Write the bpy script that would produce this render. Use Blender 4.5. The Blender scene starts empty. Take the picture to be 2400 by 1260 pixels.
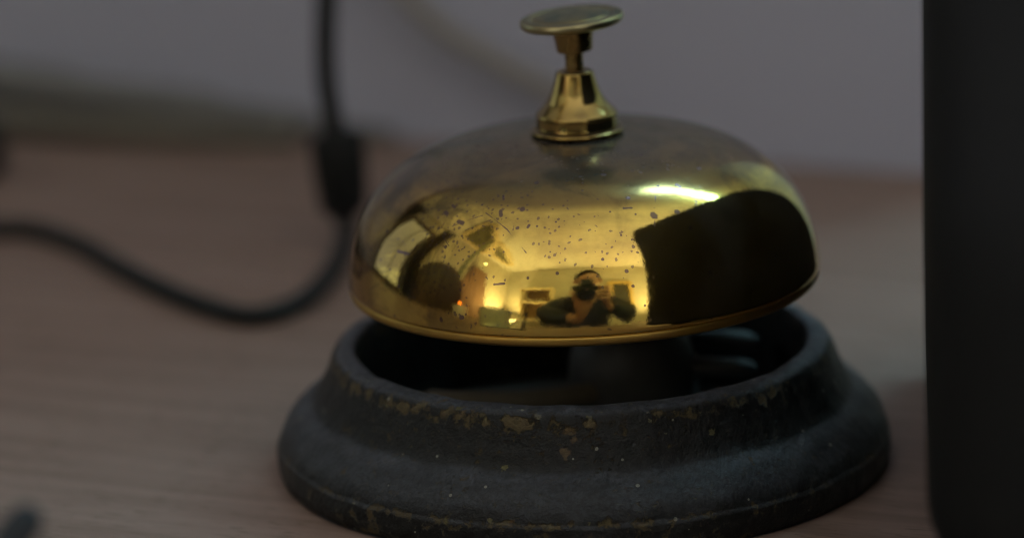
import bpy, bmesh, math, random
from mathutils import Vector, Matrix, noise
random.seed(7)
R = math.radians
MM = 0.001
scene = bpy.context.scene
COL = scene.collection

# ------------------------------------------------------------------ camera
CAM_P = Vector((0.0, -0.502065, 0.163390))
FW = Vector((-0.0175107, 0.9650378, -0.2615252))
RT = Vector((0.9993584, 0.0087190, -0.0347396))
UP = Vector((0.0312448, 0.2619657, 0.9645713))
cd = bpy.data.cameras.new('camera')
cam = bpy.data.objects.new('camera', cd)
COL.objects.link(cam)
M4 = Matrix((RT, UP, -FW)).transposed().to_4x4()
M4.translation = CAM_P
cam.matrix_world = M4
cd.sensor_width = 36.0
cd.lens = 133.1
cd.clip_start = 0.005
cd.clip_end = 50.0
cd.dof.use_dof = True
cd.dof.focus_distance = 0.489
cd.dof.aperture_fstop = 9.5
cd.dof.aperture_blades = 0
scene.camera = cam

# ------------------------------------------------------------------ world, exposure
w = bpy.data.worlds.new('World')
scene.world = w
w.use_nodes = True
w.node_tree.nodes['Background'].inputs[0].default_value = (0.55, 0.65, 0.8, 1)
w.node_tree.nodes['Background'].inputs[1].default_value = 0.02
scene.view_settings.view_transform = 'Standard'
scene.view_settings.look = 'None'
scene.view_settings.exposure = 0.0
scene.view_settings.gamma = 1.0
scene.cycles.max_bounces = 8
scene.cycles.caustics_reflective = False
scene.cycles.caustics_refractive = False
scene.cycles.sample_clamp_indirect = 4.0
scene.cycles.use_denoising = True
scene.cycles.filter_width = 1.1

COOL = (0.42, 0.84, 1.0)
WARM = (0.90, 0.93, 1.0)
WINDOW_E = 0.75     # radiance of the window in the left wall
LAMP_E = 30.0       # radiance of the ceiling luminaire's diffuser
FILL_UPLIGHTS = [((-1.32, -1.80, -0.10), 40.0), ((1.30, -1.75, -0.10), 60.0)]   # two unseen uplighters behind the photographer, added to brighten ceiling and room

def area(name, loc, direction, size, watts, color, sizey=None):
    l = bpy.data.lights.new(name, 'AREA')
    l.energy = watts
    l.color = color
    l.size = size
    if sizey:
        l.shape = 'RECTANGLE'
        l.size_y = sizey
    o = bpy.data.objects.new(name, l)
    o.location = loc
    o.rotation_euler = Vector(direction).to_track_quat('-Z', 'Y').to_euler()
    COL.objects.link(o)
    return o

for loc_, watt in FILL_UPLIGHTS:
    area('fill_uplight', loc_, (-loc_[0] * 0.30, 0.75, 1), 0.22, watt, WARM)

# ------------------------------------------------------------------ node helpers
class NT:
    def __init__(self, name):
        self.m = bpy.data.materials.new(name)
        self.m.use_nodes = True
        self.t = self.m.node_tree
        self.b = self.t.nodes['Principled BSDF']
        self.out = self.t.nodes['Material Output']
        self.tc = self.t.nodes.new('ShaderNodeTexCoord')
    def n(self, typ, **kw):
        nd = self.t.nodes.new(typ)
        for k, v in kw.items():
            setattr(nd, k, v)
        return nd
    def put(self, nd, i, v):
        if v is None:
            return
        s = nd.inputs[i]
        if hasattr(v, 'is_output') or isinstance(v, bpy.types.NodeSocket):
            self.t.links.new(v, s)
        else:
            s.default_value = v
    def math(self, op, a, b=None, c=None, clamp=False):
        nd = self.n('ShaderNodeMath', operation=op, use_clamp=clamp)
        self.put(nd, 0, a); self.put(nd, 1, b); self.put(nd, 2, c)
        return nd.outputs[0]
    def vec(self, sx=1, sy=1, sz=1, rot=0.0, src='Object'):
        mp = self.n('ShaderNodeMapping')
        self.t.links.new(self.tc.outputs[src], mp.inputs[0])
        mp.inputs['Rotation'].default_value = (0, 0, rot)
        mp.inputs['Scale'].default_value = (sx, sy, sz)
        return mp.outputs[0]
    def noise(self, v, scale, detail=4, rough=0.55, dist=0.0):
        nd = self.n('ShaderNodeTexNoise')
        self.put(nd, 'Vector', v)
        nd.inputs['Scale'].default_value = scale
        nd.inputs['Detail'].default_value = detail
        nd.inputs['Roughness'].default_value = rough
        nd.inputs['Distortion'].default_value = dist
        return nd.outputs[0]
    def voro(self, v, scale, feature='F1', rnd=1.0):
        nd = self.n('ShaderNodeTexVoronoi', feature=feature)
        self.put(nd, 'Vector', v)
        nd.inputs['Scale'].default_value = scale
        nd.inputs['Randomness'].default_value = rnd
        return nd
    def ramp(self, fac, stops):
        nd = self.n('ShaderNodeValToRGB')
        e = nd.color_ramp.elements
        while len(e) < len(stops):
            e.new(0.5)
        for k, (p, c) in enumerate(stops):
            e[k].position = p
            e[k].color = c if len(c) == 4 else (*c, 1)
        self.put(nd, 0, fac)
        return nd.outputs[0]
    def step(self, fac, lo, hi, smooth=True):
        nd = self.n('ShaderNodeMapRange', interpolation_type='SMOOTHSTEP' if smooth else 'LINEAR')
        self.put(nd, 0, fac)
        nd.inputs[1].default_value = lo; nd.inputs[2].default_value = hi
        nd.inputs[3].default_value = 0; nd.inputs[4].default_value = 1
        return nd.outputs[0]
    def mix(self, fac, a, b):
        nd = self.n('ShaderNodeMix', data_type='RGBA')
        self.put(nd, 0, fac)
        self.put(nd, 6, a if not isinstance(a, tuple) else (*a[:3], 1))
        self.put(nd, 7, b if not isinstance(b, tuple) else (*b[:3], 1))
        return nd.outputs[2]
    def mixf(self, fac, a, b):
        nd = self.n('ShaderNodeMix', data_type='FLOAT')
        self.put(nd, 0, fac); self.put(nd, 2, a); self.put(nd, 3, b)
        return nd.outputs[0]
    def bump(self, h, strength, dist):
        nd = self.n('ShaderNodeBump')
        nd.inputs['Strength'].default_value = strength
        nd.inputs['Distance'].default_value = dist
        self.put(nd, 'Height', h)
        self.t.links.new(nd.outputs[0], self.b.inputs['Normal'])
    def set(self, **kw):
        for k, v in kw.items():
            self.put(self.b, k.replace('_', ' '), (*v, 1) if isinstance(v, tuple) and len(v) == 3 else v)
        return self.m
    def xyz(self, src='Object'):
        s = self.n('ShaderNodeSeparateXYZ')
        self.t.links.new(self.tc.outputs[src], s.inputs[0])
        return s.outputs

def plain(name, col, rough=0.6, metal=0.0, spec=0.5, var=0.12, scale=30.0, bump=0.0):
    k = NT(name)
    nz = k.noise(k.vec(), scale)
    c = k.mix(nz, tuple(x * (1 - var) for x in col), tuple(min(1, x * (1 + var)) for x in col))
    k.set(Base_Color=c, Roughness=rough, Metallic=metal)
    k.b.inputs['Specular IOR Level'].default_value = spec
    if bump:
        k.bump(nz, bump, 0.001)
    return k.m

# ------------------------------------------------------------------ brass
def capsule_mask(k, vecout, a, b, r, wob):
    """1 inside a thin capsule from a to b (object space)."""
    a = Vector(a); b = Vector(b)
    d = b - a
    L = d.length
    sub = k.n('ShaderNodeVectorMath', operation='SUBTRACT')
    k.put(sub, 0, vecout); sub.inputs[1].default_value = a
    if L < 1e-7:
        ln = k.n('ShaderNodeVectorMath', operation='LENGTH'); k.put(ln, 0, sub.outputs[0])
        dist = ln.outputs['Value']
    else:
        dot = k.n('ShaderNodeVectorMath', operation='DOT_PRODUCT')
        k.put(dot, 0, sub.outputs[0]); dot.inputs[1].default_value = d / (L * L)
        t = k.math('MULTIPLY', dot.outputs['Value'], 1.0, clamp=True)
        sc = k.n('ShaderNodeVectorMath', operation='SCALE')
        sc.inputs[0].default_value = d; k.put(sc, 'Scale', t)
        s2 = k.n('ShaderNodeVectorMath', operation='SUBTRACT')
        k.put(s2, 0, sub.outputs[0]); k.put(s2, 1, sc.outputs[0])
        ln = k.n('ShaderNodeVectorMath', operation='LENGTH'); k.put(ln, 0, s2.outputs[0])
        dist = ln.outputs['Value']
    x = k.math('ADD', dist, k.math('MULTIPLY', wob, r * 1.1))
    nd = k.n('ShaderNodeMapRange', interpolation_type='SMOOTHSTEP')
    k.put(nd, 0, x)
    nd.inputs[1].default_value = r * 0.75; nd.inputs[2].default_value = r * 1.2
    nd.inputs[3].default_value = 1; nd.inputs[4].default_value = 0
    return nd.outputs[0]

def brass_material(name, dust=0.42, spots=(), specks=True, rough=0.055, tarnish=1.0, film_=0.20, tint=(0.87, 0.605, 0.14), dusttop=(0.80, 0.985)):
    k = NT(name)
    v = k.vec()
    obj = k.tc.outputs['Object']
    geo = k.n('ShaderNodeNewGeometry')
    sepn = k.n('ShaderNodeSeparateXYZ'); k.put(sepn, 0, geo.outputs['Normal'])
    nz = sepn.outputs[2]
    big = k.noise(v, 90, 5, 0.6)
    fine = k.noise(v, 700, 6, 0.7)
    # hue drift of the old lacquer
    base = k.mix(k.step(big, 0.35, 0.7), tint, (tint[0] * 0.93, tint[1] * 0.86, tint[2] * 0.8))
    # brown tarnish film, thick on the crown and in drifts down the sides
    film = k.math('MULTIPLY', k.step(k.noise(v, 38, 6, 0.62, 0.4), 0.44, 0.66), 0.75)
    film = k.math('MAXIMUM', k.math('MULTIPLY', film, k.step(nz, 0.12, 0.75)), k.step(nz, dusttop[0] - 0.02, dusttop[1] - 0.12))
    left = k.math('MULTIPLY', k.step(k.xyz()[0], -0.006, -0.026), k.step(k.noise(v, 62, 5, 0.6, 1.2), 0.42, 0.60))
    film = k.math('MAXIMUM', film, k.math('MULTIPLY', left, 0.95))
    film = k.math('MAXIMUM', film, k.math('MULTIPLY', k.step(k.xyz()[0], -0.016, -0.031), 0.6))  # even brown towards the left edge: dark reflections put into the colour
    film = k.math('MULTIPLY', film, tarnish)
    base = k.mix(film, base, (0.28, 0.175, 0.060))
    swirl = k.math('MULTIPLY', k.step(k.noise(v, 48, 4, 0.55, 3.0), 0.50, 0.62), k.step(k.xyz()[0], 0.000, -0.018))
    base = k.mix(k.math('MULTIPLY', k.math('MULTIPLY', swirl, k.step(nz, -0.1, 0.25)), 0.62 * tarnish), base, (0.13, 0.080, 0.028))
    smear = k.step(k.noise(v, 75, 6, 0.62, 1.6), 0.44, 0.64)
    base = k.mix(k.math('MULTIPLY', k.math('MULTIPLY', smear, k.step(nz, 0.45, 0.9)), 0.7 * tarnish), base, (0.085, 0.060, 0.034))
    # tarnish specks
    if specks:
        wv = k.n('ShaderNodeVectorMath', operation='ADD'); k.put(wv, 0, v)
        nzv = k.n('ShaderNodeTexNoise'); k.put(nzv, 'Vector', v); nzv.inputs['Scale'].default_value = 1300
        scv = k.n('ShaderNodeVectorMath', operation='SCALE'); k.put(scv, 0, nzv.outputs['Color']); scv.inputs['Scale'].default_value = 0.0006
        k.put(wv, 1, scv.outputs[0])
        v1 = k.voro(wv.outputs[0], 620)
        sz = k.noise(v, 75, 3)
        pick = k.n('ShaderNodeSeparateColor'); k.put(pick, 0, v1.outputs['Color'])
        m1 = k.math('MULTIPLY', k.math('LESS_THAN', v1.outputs['Distance'], k.math('MULTIPLY', pick.outputs[1], 0.26)),
                    k.math('LESS_THAN', pick.outputs[0], k.math('MULTIPLY', k.step(sz, 0.46, 0.64), 0.62)))
        v2 = k.voro(wv.outputs[0], 1500)
        pick2 = k.n('ShaderNodeSeparateColor'); k.put(pick2, 0, v2.outputs['Color'])
        m2 = k.math('MULTIPLY', k.math('LESS_THAN', v2.outputs['Distance'], 0.3),
                    k.math('LESS_THAN', pick2.outputs[0], k.math('MULTIPLY', k.step(big, 0.40, 0.68), 0.62)))
        m = k.math('MAXIMUM', m1, k.math('MULTIPLY', m2, 0.75))
    else:
        m = k.math('MULTIPLY', k.step(fine, 0.62, 0.72), 0.5)
    wob = k.math('SUBTRACT', k.noise(v, 1500, 2), 0.5)
    for a, b, r in spots:
        m = k.math('MAXIMUM', m, capsule_mask(k, obj, a, b, r, wob))
    base = k.mix(k.math('MULTIPLY', m, 0.85), base, (0.125, 0.072, 0.090))
    # dust that has settled on what faces up
    up = k.step(nz, dusttop[0], dusttop[1])
    dn = k.math('MULTIPLY', up, k.math('ADD', 0.55, k.math('MULTIPLY', k.step(k.noise(v, 260, 6, 0.7), 0.3, 0.72), 0.6)))
    thin = k.math('MULTIPLY', k.step(k.noise(v, 120, 6, 0.7, 0.6), 0.3, 0.7), film_)
    dm = k.math('MAXIMUM', k.math('MULTIPLY', dn, dust, clamp=True), thin)
    r0 = k.math('ADD', rough, k.math('MULTIPLY', k.step(fine, 0.45, 0.8), 0.05))
    r1 = k.mixf(up, r0, rough + 0.15)
    k.set(Base_Color=base, Metallic=1.0, Roughness=k.math('ADD', r1, k.math('MULTIPLY', m, 0.16)))
    k.bump(k.math('ADD', big, k.math('MULTIPLY', fine, 0.08)), 0.06, 0.0008)
    dif = k.n('ShaderNodeBsdfDiffuse')
    dc = k.mix(k.noise(v, 420, 5, 0.7), (0.040, 0.038, 0.033), (0.118, 0.110, 0.098))
    k.put(dif, 0, dc)
    mx = k.n('ShaderNodeMixShader')
    k.put(mx, 0, dm)
    k.t.links.new(k.b.outputs[0], mx.inputs[1]); k.t.links.new(dif.outputs[0], mx.inputs[2])
    k.t.links.new(mx.outputs[0], k.out.inputs[0])
    return k.m

# ------------------------------------------------------------------ mesh helpers
def link(name, bm, mat, parent=None, smooth=True, angle=40, loc=None):
    me = bpy.data.meshes.new(name)
    bmesh.ops.recalc_face_normals(bm, faces=bm.faces)
    bm.to_mesh(me); bm.free()
    me.materials.append(mat)
    if smooth:
        for p in me.polygons:
            p.use_smooth = True
        me.set_sharp_from_angle(angle=R(angle))
    o = bpy.data.objects.new(name, me)
    COL.objects.link(o)
    if parent:
        o.parent = parent
    if loc is not None:
        o.location = loc
    return o

def tag(o, label=None, cat=None, kind=None, group=None):
    if label: o['label'] = label
    if cat: o['category'] = cat
    if kind: o['kind'] = kind
    if group: o['group'] = group
    return o

def empty(name, loc=(0, 0, 0)):
    o = bpy.data.objects.new(name, None)
    o.location = loc
    o.empty_display_size = 0.02
    COL.objects.link(o)
    return o

def lathe(profile, seg=256, close=False, jitter=None):
    """profile: list of (r, z) in mm, revolved round z."""
    bm = bmesh.new()
    rows = []
    for r, z in profile:
        if r < 1e-6:
            rows.append([bm.verts.new((0, 0, z * MM))])
        else:
            row = []
            for i in range(seg):
                a = 2 * math.pi * i / seg
                rr, zz = (r, z) if jitter is None else jitter(r, z, a)
                row.append(bm.verts.new((rr * math.cos(a) * MM, rr * math.sin(a) * MM, zz * MM)))
            rows.append(row)
    pairs = list(zip(rows, rows[1:]))
    if close:
        pairs.append((rows[-1], rows[0]))
    for A, B in pairs:
        if len(A) == 1 and len(B) == 1:
            continue
        for i in range(seg):
            j = (i + 1) % seg
            if len(A) == 1:
                bm.faces.new((A[0], B[i], B[j]))
            elif len(B) == 1:
                bm.faces.new((A[i], A[j], B[0]))
            else:
                bm.faces.new((A[i], A[j], B[j], B[i]))
    return bm

def spline(pts, n=12, closed=False):
    out = []
    P = [Vector(p) for p in pts]
    for i in range(len(P) - 1):
        p0 = P[max(i - 1, 0)]; p1 = P[i]; p2 = P[i + 1]; p3 = P[min(i + 2, len(P) - 1)]
        for s in range(n):
            t = s / n
            out.append(0.5 * ((2 * p1) + (p2 - p0) * t + (2 * p0 - 5 * p1 + 4 * p2 - p3) * t * t + (3 * p1 - p0 - 3 * p2 + p3) * t ** 3))
    out.append(P[-1])
    return out

def tube(bm, pts, radius, seg=16, caps=True):
    """round-capped tube; radius a number or one per point"""
    P = [Vector(p) for p in pts]
    rad = radius if isinstance(radius, (list, tuple)) else [radius] * len(P)
    rows = []
    prev = None
    for i, p in enumerate(P):
        d = (P[min(i + 1, len(P) - 1)] - P[max(i - 1, 0)]).normalized()
        if prev is None:
            a = d.orthogonal().normalized()
        else:
            a = (prev - d * prev.dot(d)).normalized()
        prev = a
        b = d.cross(a)
        rows.append([bm.verts.new(p + (a * math.cos(2 * math.pi * k / seg) + b * math.sin(2 * math.pi * k / seg)) * rad[i]) for k in range(seg)])
    for A, B in zip(rows, rows[1:]):
        for k in range(seg):
            j = (k + 1) % seg
            bm.faces.new((A[k], A[j], B[j], B[k]))
    if caps:
        bm.faces.new(rows[0][::-1]); bm.faces.new(rows[-1])
    return bm

def box(bm, lo, hi, mat=None):
    x0, y0, z0 = lo; x1, y1, z1 = hi
    v = [bm.verts.new(p) for p in ((x0, y0, z0), (x1, y0, z0), (x1, y1, z0), (x0, y1, z0), (x0, y0, z1), (x1, y0, z1), (x1, y1, z1), (x0, y1, z1))]
    if mat is not None:
        for q in v:
            q.co = mat @ q.co
    for f in ((0, 3, 2, 1), (4, 5, 6, 7), (0, 1, 5, 4), (1, 2, 6, 5), (2, 3, 7, 6), (3, 0, 4, 7)):
        bm.faces.new([v[i] for i in f])
    return bm

def bevel(bm, off, seg=3):
    bmesh.ops.bevel(bm, geom=list(bm.edges), offset=off, segments=seg, affect='EDGES', profile=0.5)
    return bm

def prism(bm, poly, axis_lo, axis_hi, to3d):
    """extrude 2-D polygon between two values along a third axis"""
    A = [bm.verts.new(to3d(p, axis_lo)) for p in poly]
    B = [bm.verts.new(to3d(p, axis_hi)) for p in poly]
    n = len(poly)
    for i in range(n):
        j = (i + 1) % n
        bm.faces.new((A[i], A[j], B[j], B[i]))
    bm.faces.new(A[::-1]); bm.faces.new(B)
    return bm

# ------------------------------------------------------------------ materials of the place
def desk_wood():
    k = NT('beech_laminate')
    rot = R(22.5)
    v = k.vec(1, 1, 1, rot)
    mp = k.n('ShaderNodeMapping'); k.put(mp, 0, v); mp.inputs['Scale'].default_value = (14, 260, 14)
    g = k.noise(mp.outputs[0], 1.0, 6, 0.6, 0.25)
    mp2 = k.n('ShaderNodeMapping'); k.put(mp2, 0, v); mp2.inputs['Scale'].default_value = (260, 1500, 200)
    pore = k.noise(mp2.outputs[0], 1.0, 3, 0.55)
    pm = k.math('MULTIPLY', k.step(pore, 0.54, 0.66), k.step(k.noise(v, 45, 3), 0.35, 0.6))
    c = k.mix(k.step(g, 0.3, 0.7), (0.158, 0.104, 0.084), (0.225, 0.157, 0.134))
    c = k.mix(k.math('MULTIPLY', pm, 0.85), c, (0.105, 0.068, 0.048))
    k.set(Base_Color=c, Roughness=0.48)
    k.b.inputs['Specular IOR Level'].default_value = 0.22
    k.bump(k.math('SUBTRACT', g, pm), 0.05, 0.0004)
    return k.m

def panel_mat():
    k = NT('grey_panel_paint')
    n1 = k.noise(k.vec(), 14, 4)
    c = k.mix(n1, (0.310, 0.312, 0.395), (0.332, 0.335, 0.42))
    k.set(Base_Color=c, Roughness=0.7)
    return k.m

M_WOOD = desk_wood()
M_PANEL = panel_mat()
M_BLACKCORD = plain('black_rubber', (0.007, 0.0075, 0.008), 0.6, spec=0.3)
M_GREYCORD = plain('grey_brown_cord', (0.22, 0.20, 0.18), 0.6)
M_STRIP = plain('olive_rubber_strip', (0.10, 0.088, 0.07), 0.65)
M_BLUE = plain('dark_blue_plastic', (0.020, 0.022, 0.027), 0.7, spec=0.2)
M_DEVICE = plain('black_matt_plastic', (0.0056, 0.0060, 0.0066), 0.75, spec=0.18, var=0.25, scale=900, bump=0.15)
M_CHAIR = plain('brown_wood', (0.075, 0.036, 0.018), 0.5, scale=25, var=0.3)
M_FARWALL = plain('pale_far_wall', (0.50, 0.53, 0.48), 0.85, scale=3)
M_WALL = plain('cream_wall', (0.62, 0.59, 0.50), 0.85, scale=3)
M_CEIL = plain('ceiling_paint', (0.74, 0.72, 0.66), 0.85, scale=3, var=0.06)
M_FLOOR = plain('brown_floor', (0.10, 0.075, 0.055), 0.6, scale=6)

# ------------------------------------------------------------------ setting: room shell, desk, back panel
def sheet(name, pts, mat, thick=None):
    bm = bmesh.new()
    bm.faces.new([bm.verts.new(p) for p in pts])
    o = link(name, bm, mat, smooth=False)
    o['kind'] = 'structure'
    return o
X0, X1, Y0, Y1, Z0, Z1 = -1.65, 1.70, -2.10, 1.90, -0.74, 1.55
sheet('floor', [(X0, Y0, Z0), (X1, Y0, Z0), (X1, Y1, Z0), (X0, Y1, Z0)], M_FLOOR)
sheet('ceiling', [(X0, Y0, Z1), (X0, Y1, Z1), (X1, Y1, Z1), (X1, Y0, Z1)], M_CEIL)
for nm, pts in (('wall_left', [(X0, Y0, Z0), (X0, Y1, Z0), (X0, Y1, Z1), (X0, Y0, Z1)]),
                ('wall_right', [(X1, Y0, Z0), (X1, Y0, Z1), (X1, Y1, Z1), (X1, Y1, Z0)]),
                ('wall_back', [(X0, Y0, Z0), (X0, Y0, Z1), (X1, Y0, Z1), (X1, Y0, Z0)]),
                ('wall_far', [(X0, Y1, Z0), (X1, Y1, Z0), (X1, Y1, Z1), (X0, Y1, Z1)])):
    sheet(nm, pts, M_FARWALL if nm == 'wall_far' else M_WALL)

# the desk: back edge runs along the grey panel, y = 0.183 - 0.42 x
def yb(x, off=0.0):
    return 0.183 - 0.42 * x + off
desk = empty('desk', (0, 0, -0.74))
tag(desk, 'pale brown wood-grain desk top that the bell and cords stand on', 'desk')
bm = bmesh.new()
poly = [(-0.62, -0.50), (0.62, -0.50), (0.62, yb(0.62)), (-0.62, yb(-0.62))]
prism(bm, poly, -0.028, 0.0, lambda p, z: (p[0], p[1], z))
top = link('desk_top', bm, M_WOOD, desk, smooth=False, loc=(0, 0, 0.74))
for lx, ly in ((-0.56, -0.44), (0.56, -0.44), (0.56, -0.16), (-0.56, 0.34)):
    bm = bmesh.new(); box(bm, (lx - 0.025, ly - 0.025, 0.0), (lx + 0.025, ly + 0.025, 0.7118)); bevel(bm, 0.003, 2)
    link('leg', bm, M_DEVICE, desk)

# grey panel behind the desk, 22.8 degrees off square, 0.34 m above the desk top
ang = math.atan(-0.42)
panel = empty('desk_screen', (0, 0.183, -0.74))
panel.rotation_euler = (0, 0, ang)
tag(panel, 'plain grey upright panel standing along the back edge of the desk', 'panel')
bm = bmesh.new(); box(bm, (-0.75, 0.0015, 0.0), (0.090, 0.020, 1.045)); bevel(bm, 0.002, 2)
link('board', bm, M_PANEL, panel)
bm = bmesh.new(); box(bm, (-0.75, -0.003, 1.0455), (0.093, 0.024, 1.066)); bevel(bm, 0.004, 2)
link('cap_rail', bm, M_CHAIR, panel)

# ------------------------------------------------------------------ the bell
bell = empty('desk_bell', (0, 0, 0))
tag(bell, 'old brass desk bell with tarnished dome on a worn black cast base', 'bell')

def base_jit(r, z, a):
    p = Vector((math.cos(a) * r * 0.10, math.sin(a) * r * 0.10, z * 0.12))
    d = noise.noise(p) * 0.30 + noise.noise(p * 4.1) * 0.10
    if z < 0.2:
        return (r + d, z)
    return (r + d, z + noise.noise(p * 2.3 + Vector((9, 1, 3))) * 0.22)

prof = [(30.4, 2.0), (30.6, 8.0), (30.8, 14.5), (31.0, 16.4), (31.25, 17.05), (31.6, 17.3), (32.4, 17.3), (33.3, 17.1), (33.95, 16.75), (34.4, 16.25), (34.75, 15.5),
        (35.15, 14.4), (35.6, 13.2), (36.05, 12.2), (36.45, 11.3), (36.85, 10.6), (37.35, 10.0), (38.05, 9.5), (38.85, 9.0), (39.65, 8.4),
        (40.4, 7.7), (41.0, 6.95), (41.45, 6.2), (41.78, 5.45), (41.98, 4.85), (42.08, 4.5), (42.22, 4.25), (42.36, 3.95), (42.42, 3.6), (42.50, 2.8), (42.52, 1.9), (42.42, 1.0), (42.2, 0.45), (41.8, 0.15), (41.2, 0.05), (31.5, 0.05), (30.5, 0.4)]
# refine profile
def refine(p, n=4):
    q = spline([(a, b, 0) for a, b in p], n)
    return [(v.x, v.y) for v in q]
def base_mat():
    k = NT('worn_black_enamel')
    v = k.vec()
    geo = k.n('ShaderNodeNewGeometry')
    sepn = k.n('ShaderNodeSeparateXYZ'); k.put(sepn, 0, geo.outputs['Normal'])
    nz = sepn.outputs[2]
    X, Y, Z = k.xyz()
    n1 = k.noise(v, 130, 6, 0.65)
    n2 = k.noise(v, 520, 6, 0.7)
    n3 = k.noise(v, 1700, 4, 0.7)
    def band(z, h):
        d = k.math('ABSOLUTE', k.math('SUBTRACT', Z, z))
        return k.step(k.math('SUBTRACT', 1.0, k.math('DIVIDE', d, h)), 0.0, 1.0)
    b1 = band(0.0043, 0.0011)
    b2 = band(0.0158, 0.0018)
    b3 = band(0.0006, 0.0016)
    edge = k.math('MAXIMUM', k.math('MAXIMUM', k.math('MULTIPLY', b1, 1.0), k.math('MULTIPLY', b2, k.math('ADD', 1.0, k.math('MULTIPLY', k.step(X, 0.008, -0.008), 0.35)))), k.math('MULTIPLY', b3, 0.9))
    lowside = k.math('MULTIPLY', k.math('LESS_THAN', Z, 0.0043), 0.45)
    wearf = k.math('ADD', k.math('MULTIPLY', k.math('MAXIMUM', edge, lowside), 0.105), k.math('ADD', k.math('MULTIPLY', n1, 0.20), k.math('MULTIPLY', n2, 0.80)))
    # more wear on the front than on the sides
    front = k.step(Y, 0.01, -0.034)
    side = k.step(X, 0.028, -0.01)
    wearf = k.math('ADD', wearf, k.math('ADD', k.math('MULTIPLY', front, 0.030), k.math('MULTIPLY', side, 0.022)))
    wear = k.step(wearf, 0.630, 0.725)
    flecks = k.step(k.noise(v, 1250, 4, 0.62), 0.60, 0.67)
    flk = k.math('MULTIPLY', flecks, k.math('MULTIPLY', k.step(n1, 0.40, 0.58), k.math('ADD', 0.3, k.math('MULTIPLY', front, 0.7))))
    wear = k.math('MAXIMUM', wear, k.math('MULTIPLY', flk, 0.65))
    wcol = k.mix(k.noise(v, 700, 4), (0.125, 0.105, 0.042), (0.105, 0.066, 0.036))
    dust_sheen = k.math('MULTIPLY', k.math('MAXIMUM', k.math('MULTIPLY', k.step(nz, 0.10, 0.75), k.math('MULTIPLY', k.step(k.math('ADD', Z, k.math('MULTIPLY', k.math('SUBTRACT', n1, 0.5), 0.005)), 0.0115, 0.0050), 0.95)), k.step(nz, 0.6, 0.95)), k.math('ADD', 0.45, k.math('MULTIPLY', k.step(n1, 0.3, 0.75), 0.55)))  # bluish sheen on shoulder and lip, painted in along with the dust
    paint = k.mix(k.step(n2, 0.35, 0.65), (0.0010, 0.0012, 0.0013), (0.0092, 0.0096, 0.0104))
    c = k.mix(k.math('MULTIPLY', dust_sheen, k.math('ADD', 0.35, k.math('MULTIPLY', k.step(k.noise(v, 1300, 5, 0.7), 0.35, 0.65), 0.50))), paint, (0.098, 0.109, 0.138))
    haze_ = k.math('MULTIPLY', k.step(k.noise(v, 70, 5, 0.6), 0.48, 0.75), 0.02)
    c = k.mix(haze_, c, (0.085, 0.09, 0.105))
    c = k.mix(k.math('MULTIPLY', wear, k.math('ADD', 0.25, k.math('MULTIPLY', n3, 0.75))), c, wcol)
    # pale crumbs, nicks and lint
    vo = k.voro(v, 620)
    pk = k.n('ShaderNodeSeparateColor'); k.put(pk, 0, vo.outputs['Color'])
    cr = k.math('MULTIPLY', k.math('LESS_THAN', vo.outputs['Distance'], k.math('MULTIPLY', pk.outputs[1], 0.19)), k.math('LESS_THAN', pk.outputs[0], 0.26))
    c = k.mix(k.math('MULTIPLY', cr, 0.8), c, (0.22, 0.22, 0.19))
    vo2 = k.voro(v, 480)
    pk2 = k.n('ShaderNodeSeparateColor'); k.put(pk2, 0, vo2.outputs['Color'])
    d2 = k.math('ADD', vo2.outputs['Distance'], k.math('MULTIPLY', k.math('SUBTRACT', n3, 0.5), 0.75))
    ol = k.math('MULTIPLY', k.math('LESS_THAN', d2, k.math('MULTIPLY', pk2.outputs[1], 0.22)), k.math('LESS_THAN', pk2.outputs[0], k.math('ADD', 0.03, k.math('MULTIPLY', k.math('MAXIMUM', edge, lowside), 0.5))))
    c = k.mix(k.math('MULTIPLY', ol, 0.8), c, k.mix(pk2.outputs[2], (0.11, 0.10, 0.036), (0.12, 0.112, 0.085)))
    wob = k.math('SUBTRACT', k.noise(v, 900, 3), 0.5)
    for pos, rad, col_, f in BASE_MARKS:
        q = Vector(pos) * MM
        c = k.mix(k.math('MULTIPLY', capsule_mask(k, k.tc.outputs['Object'], q, q, rad * MM, k.math('MULTIPLY', wob, 2.0)), k.math('MULTIPLY', n3, f)), c, col_)
    k.set(Base_Color=c, Roughness=k.math('ADD', 0.25, k.math('MULTIPLY', n2, 0.34)), Metallic=k.math('MULTIPLY', wear, 0.35))
    k.b.inputs['Specular IOR Level'].default_value = 0.30
    k.bump(k.math('ADD', k.math('MULTIPLY', n2, 0.9), k.math('ADD', k.math('MULTIPLY', n3, 0.35), k.math('MULTIPLY', wear, -0.5))), 0.8, 0.0006)
    return k.m
PALE, BRONZE = (0.50, 0.52, 0.50), (0.13, 0.085, 0.040)
BASE_MARKS = [((-31.11, -18.24, 10.34), 0.30, PALE, 2.0), ((6.49, -34.58, 12.73), 0.55, (0.16, 0.18, 0.20), 0.9), ((-26.44, -27.84, 7.01), 0.20, PALE, 0.8), ((-20.36, -30.28, 9.54), 0.17, PALE, 0.7),
              ((-14.04, -31.79, 14.24), 0.17, (0.35, 0.08, 0.05), 1.0), ((-2.41, -35.30, 12.07), 0.9, BRONZE, 1.1), ((-4.93, -35.13, 11.81), 0.4, BRONZE, 1.0), ((-1.78, -34.60, 14.75), 0.75, BRONZE, 1.0),
              ((-1.28, -34.88, 13.65), 0.6, BRONZE, 1.0), ((-26.02, -23.95, 12.11), 0.17, PALE, 0.7), ((-11.73, -39.57, 4.68), 0.6, (0.17, 0.13, 0.03), 1.2), ((-9.31, -40.23, 4.67), 0.55, (0.16, 0.09, 0.03), 1.2)]
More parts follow.
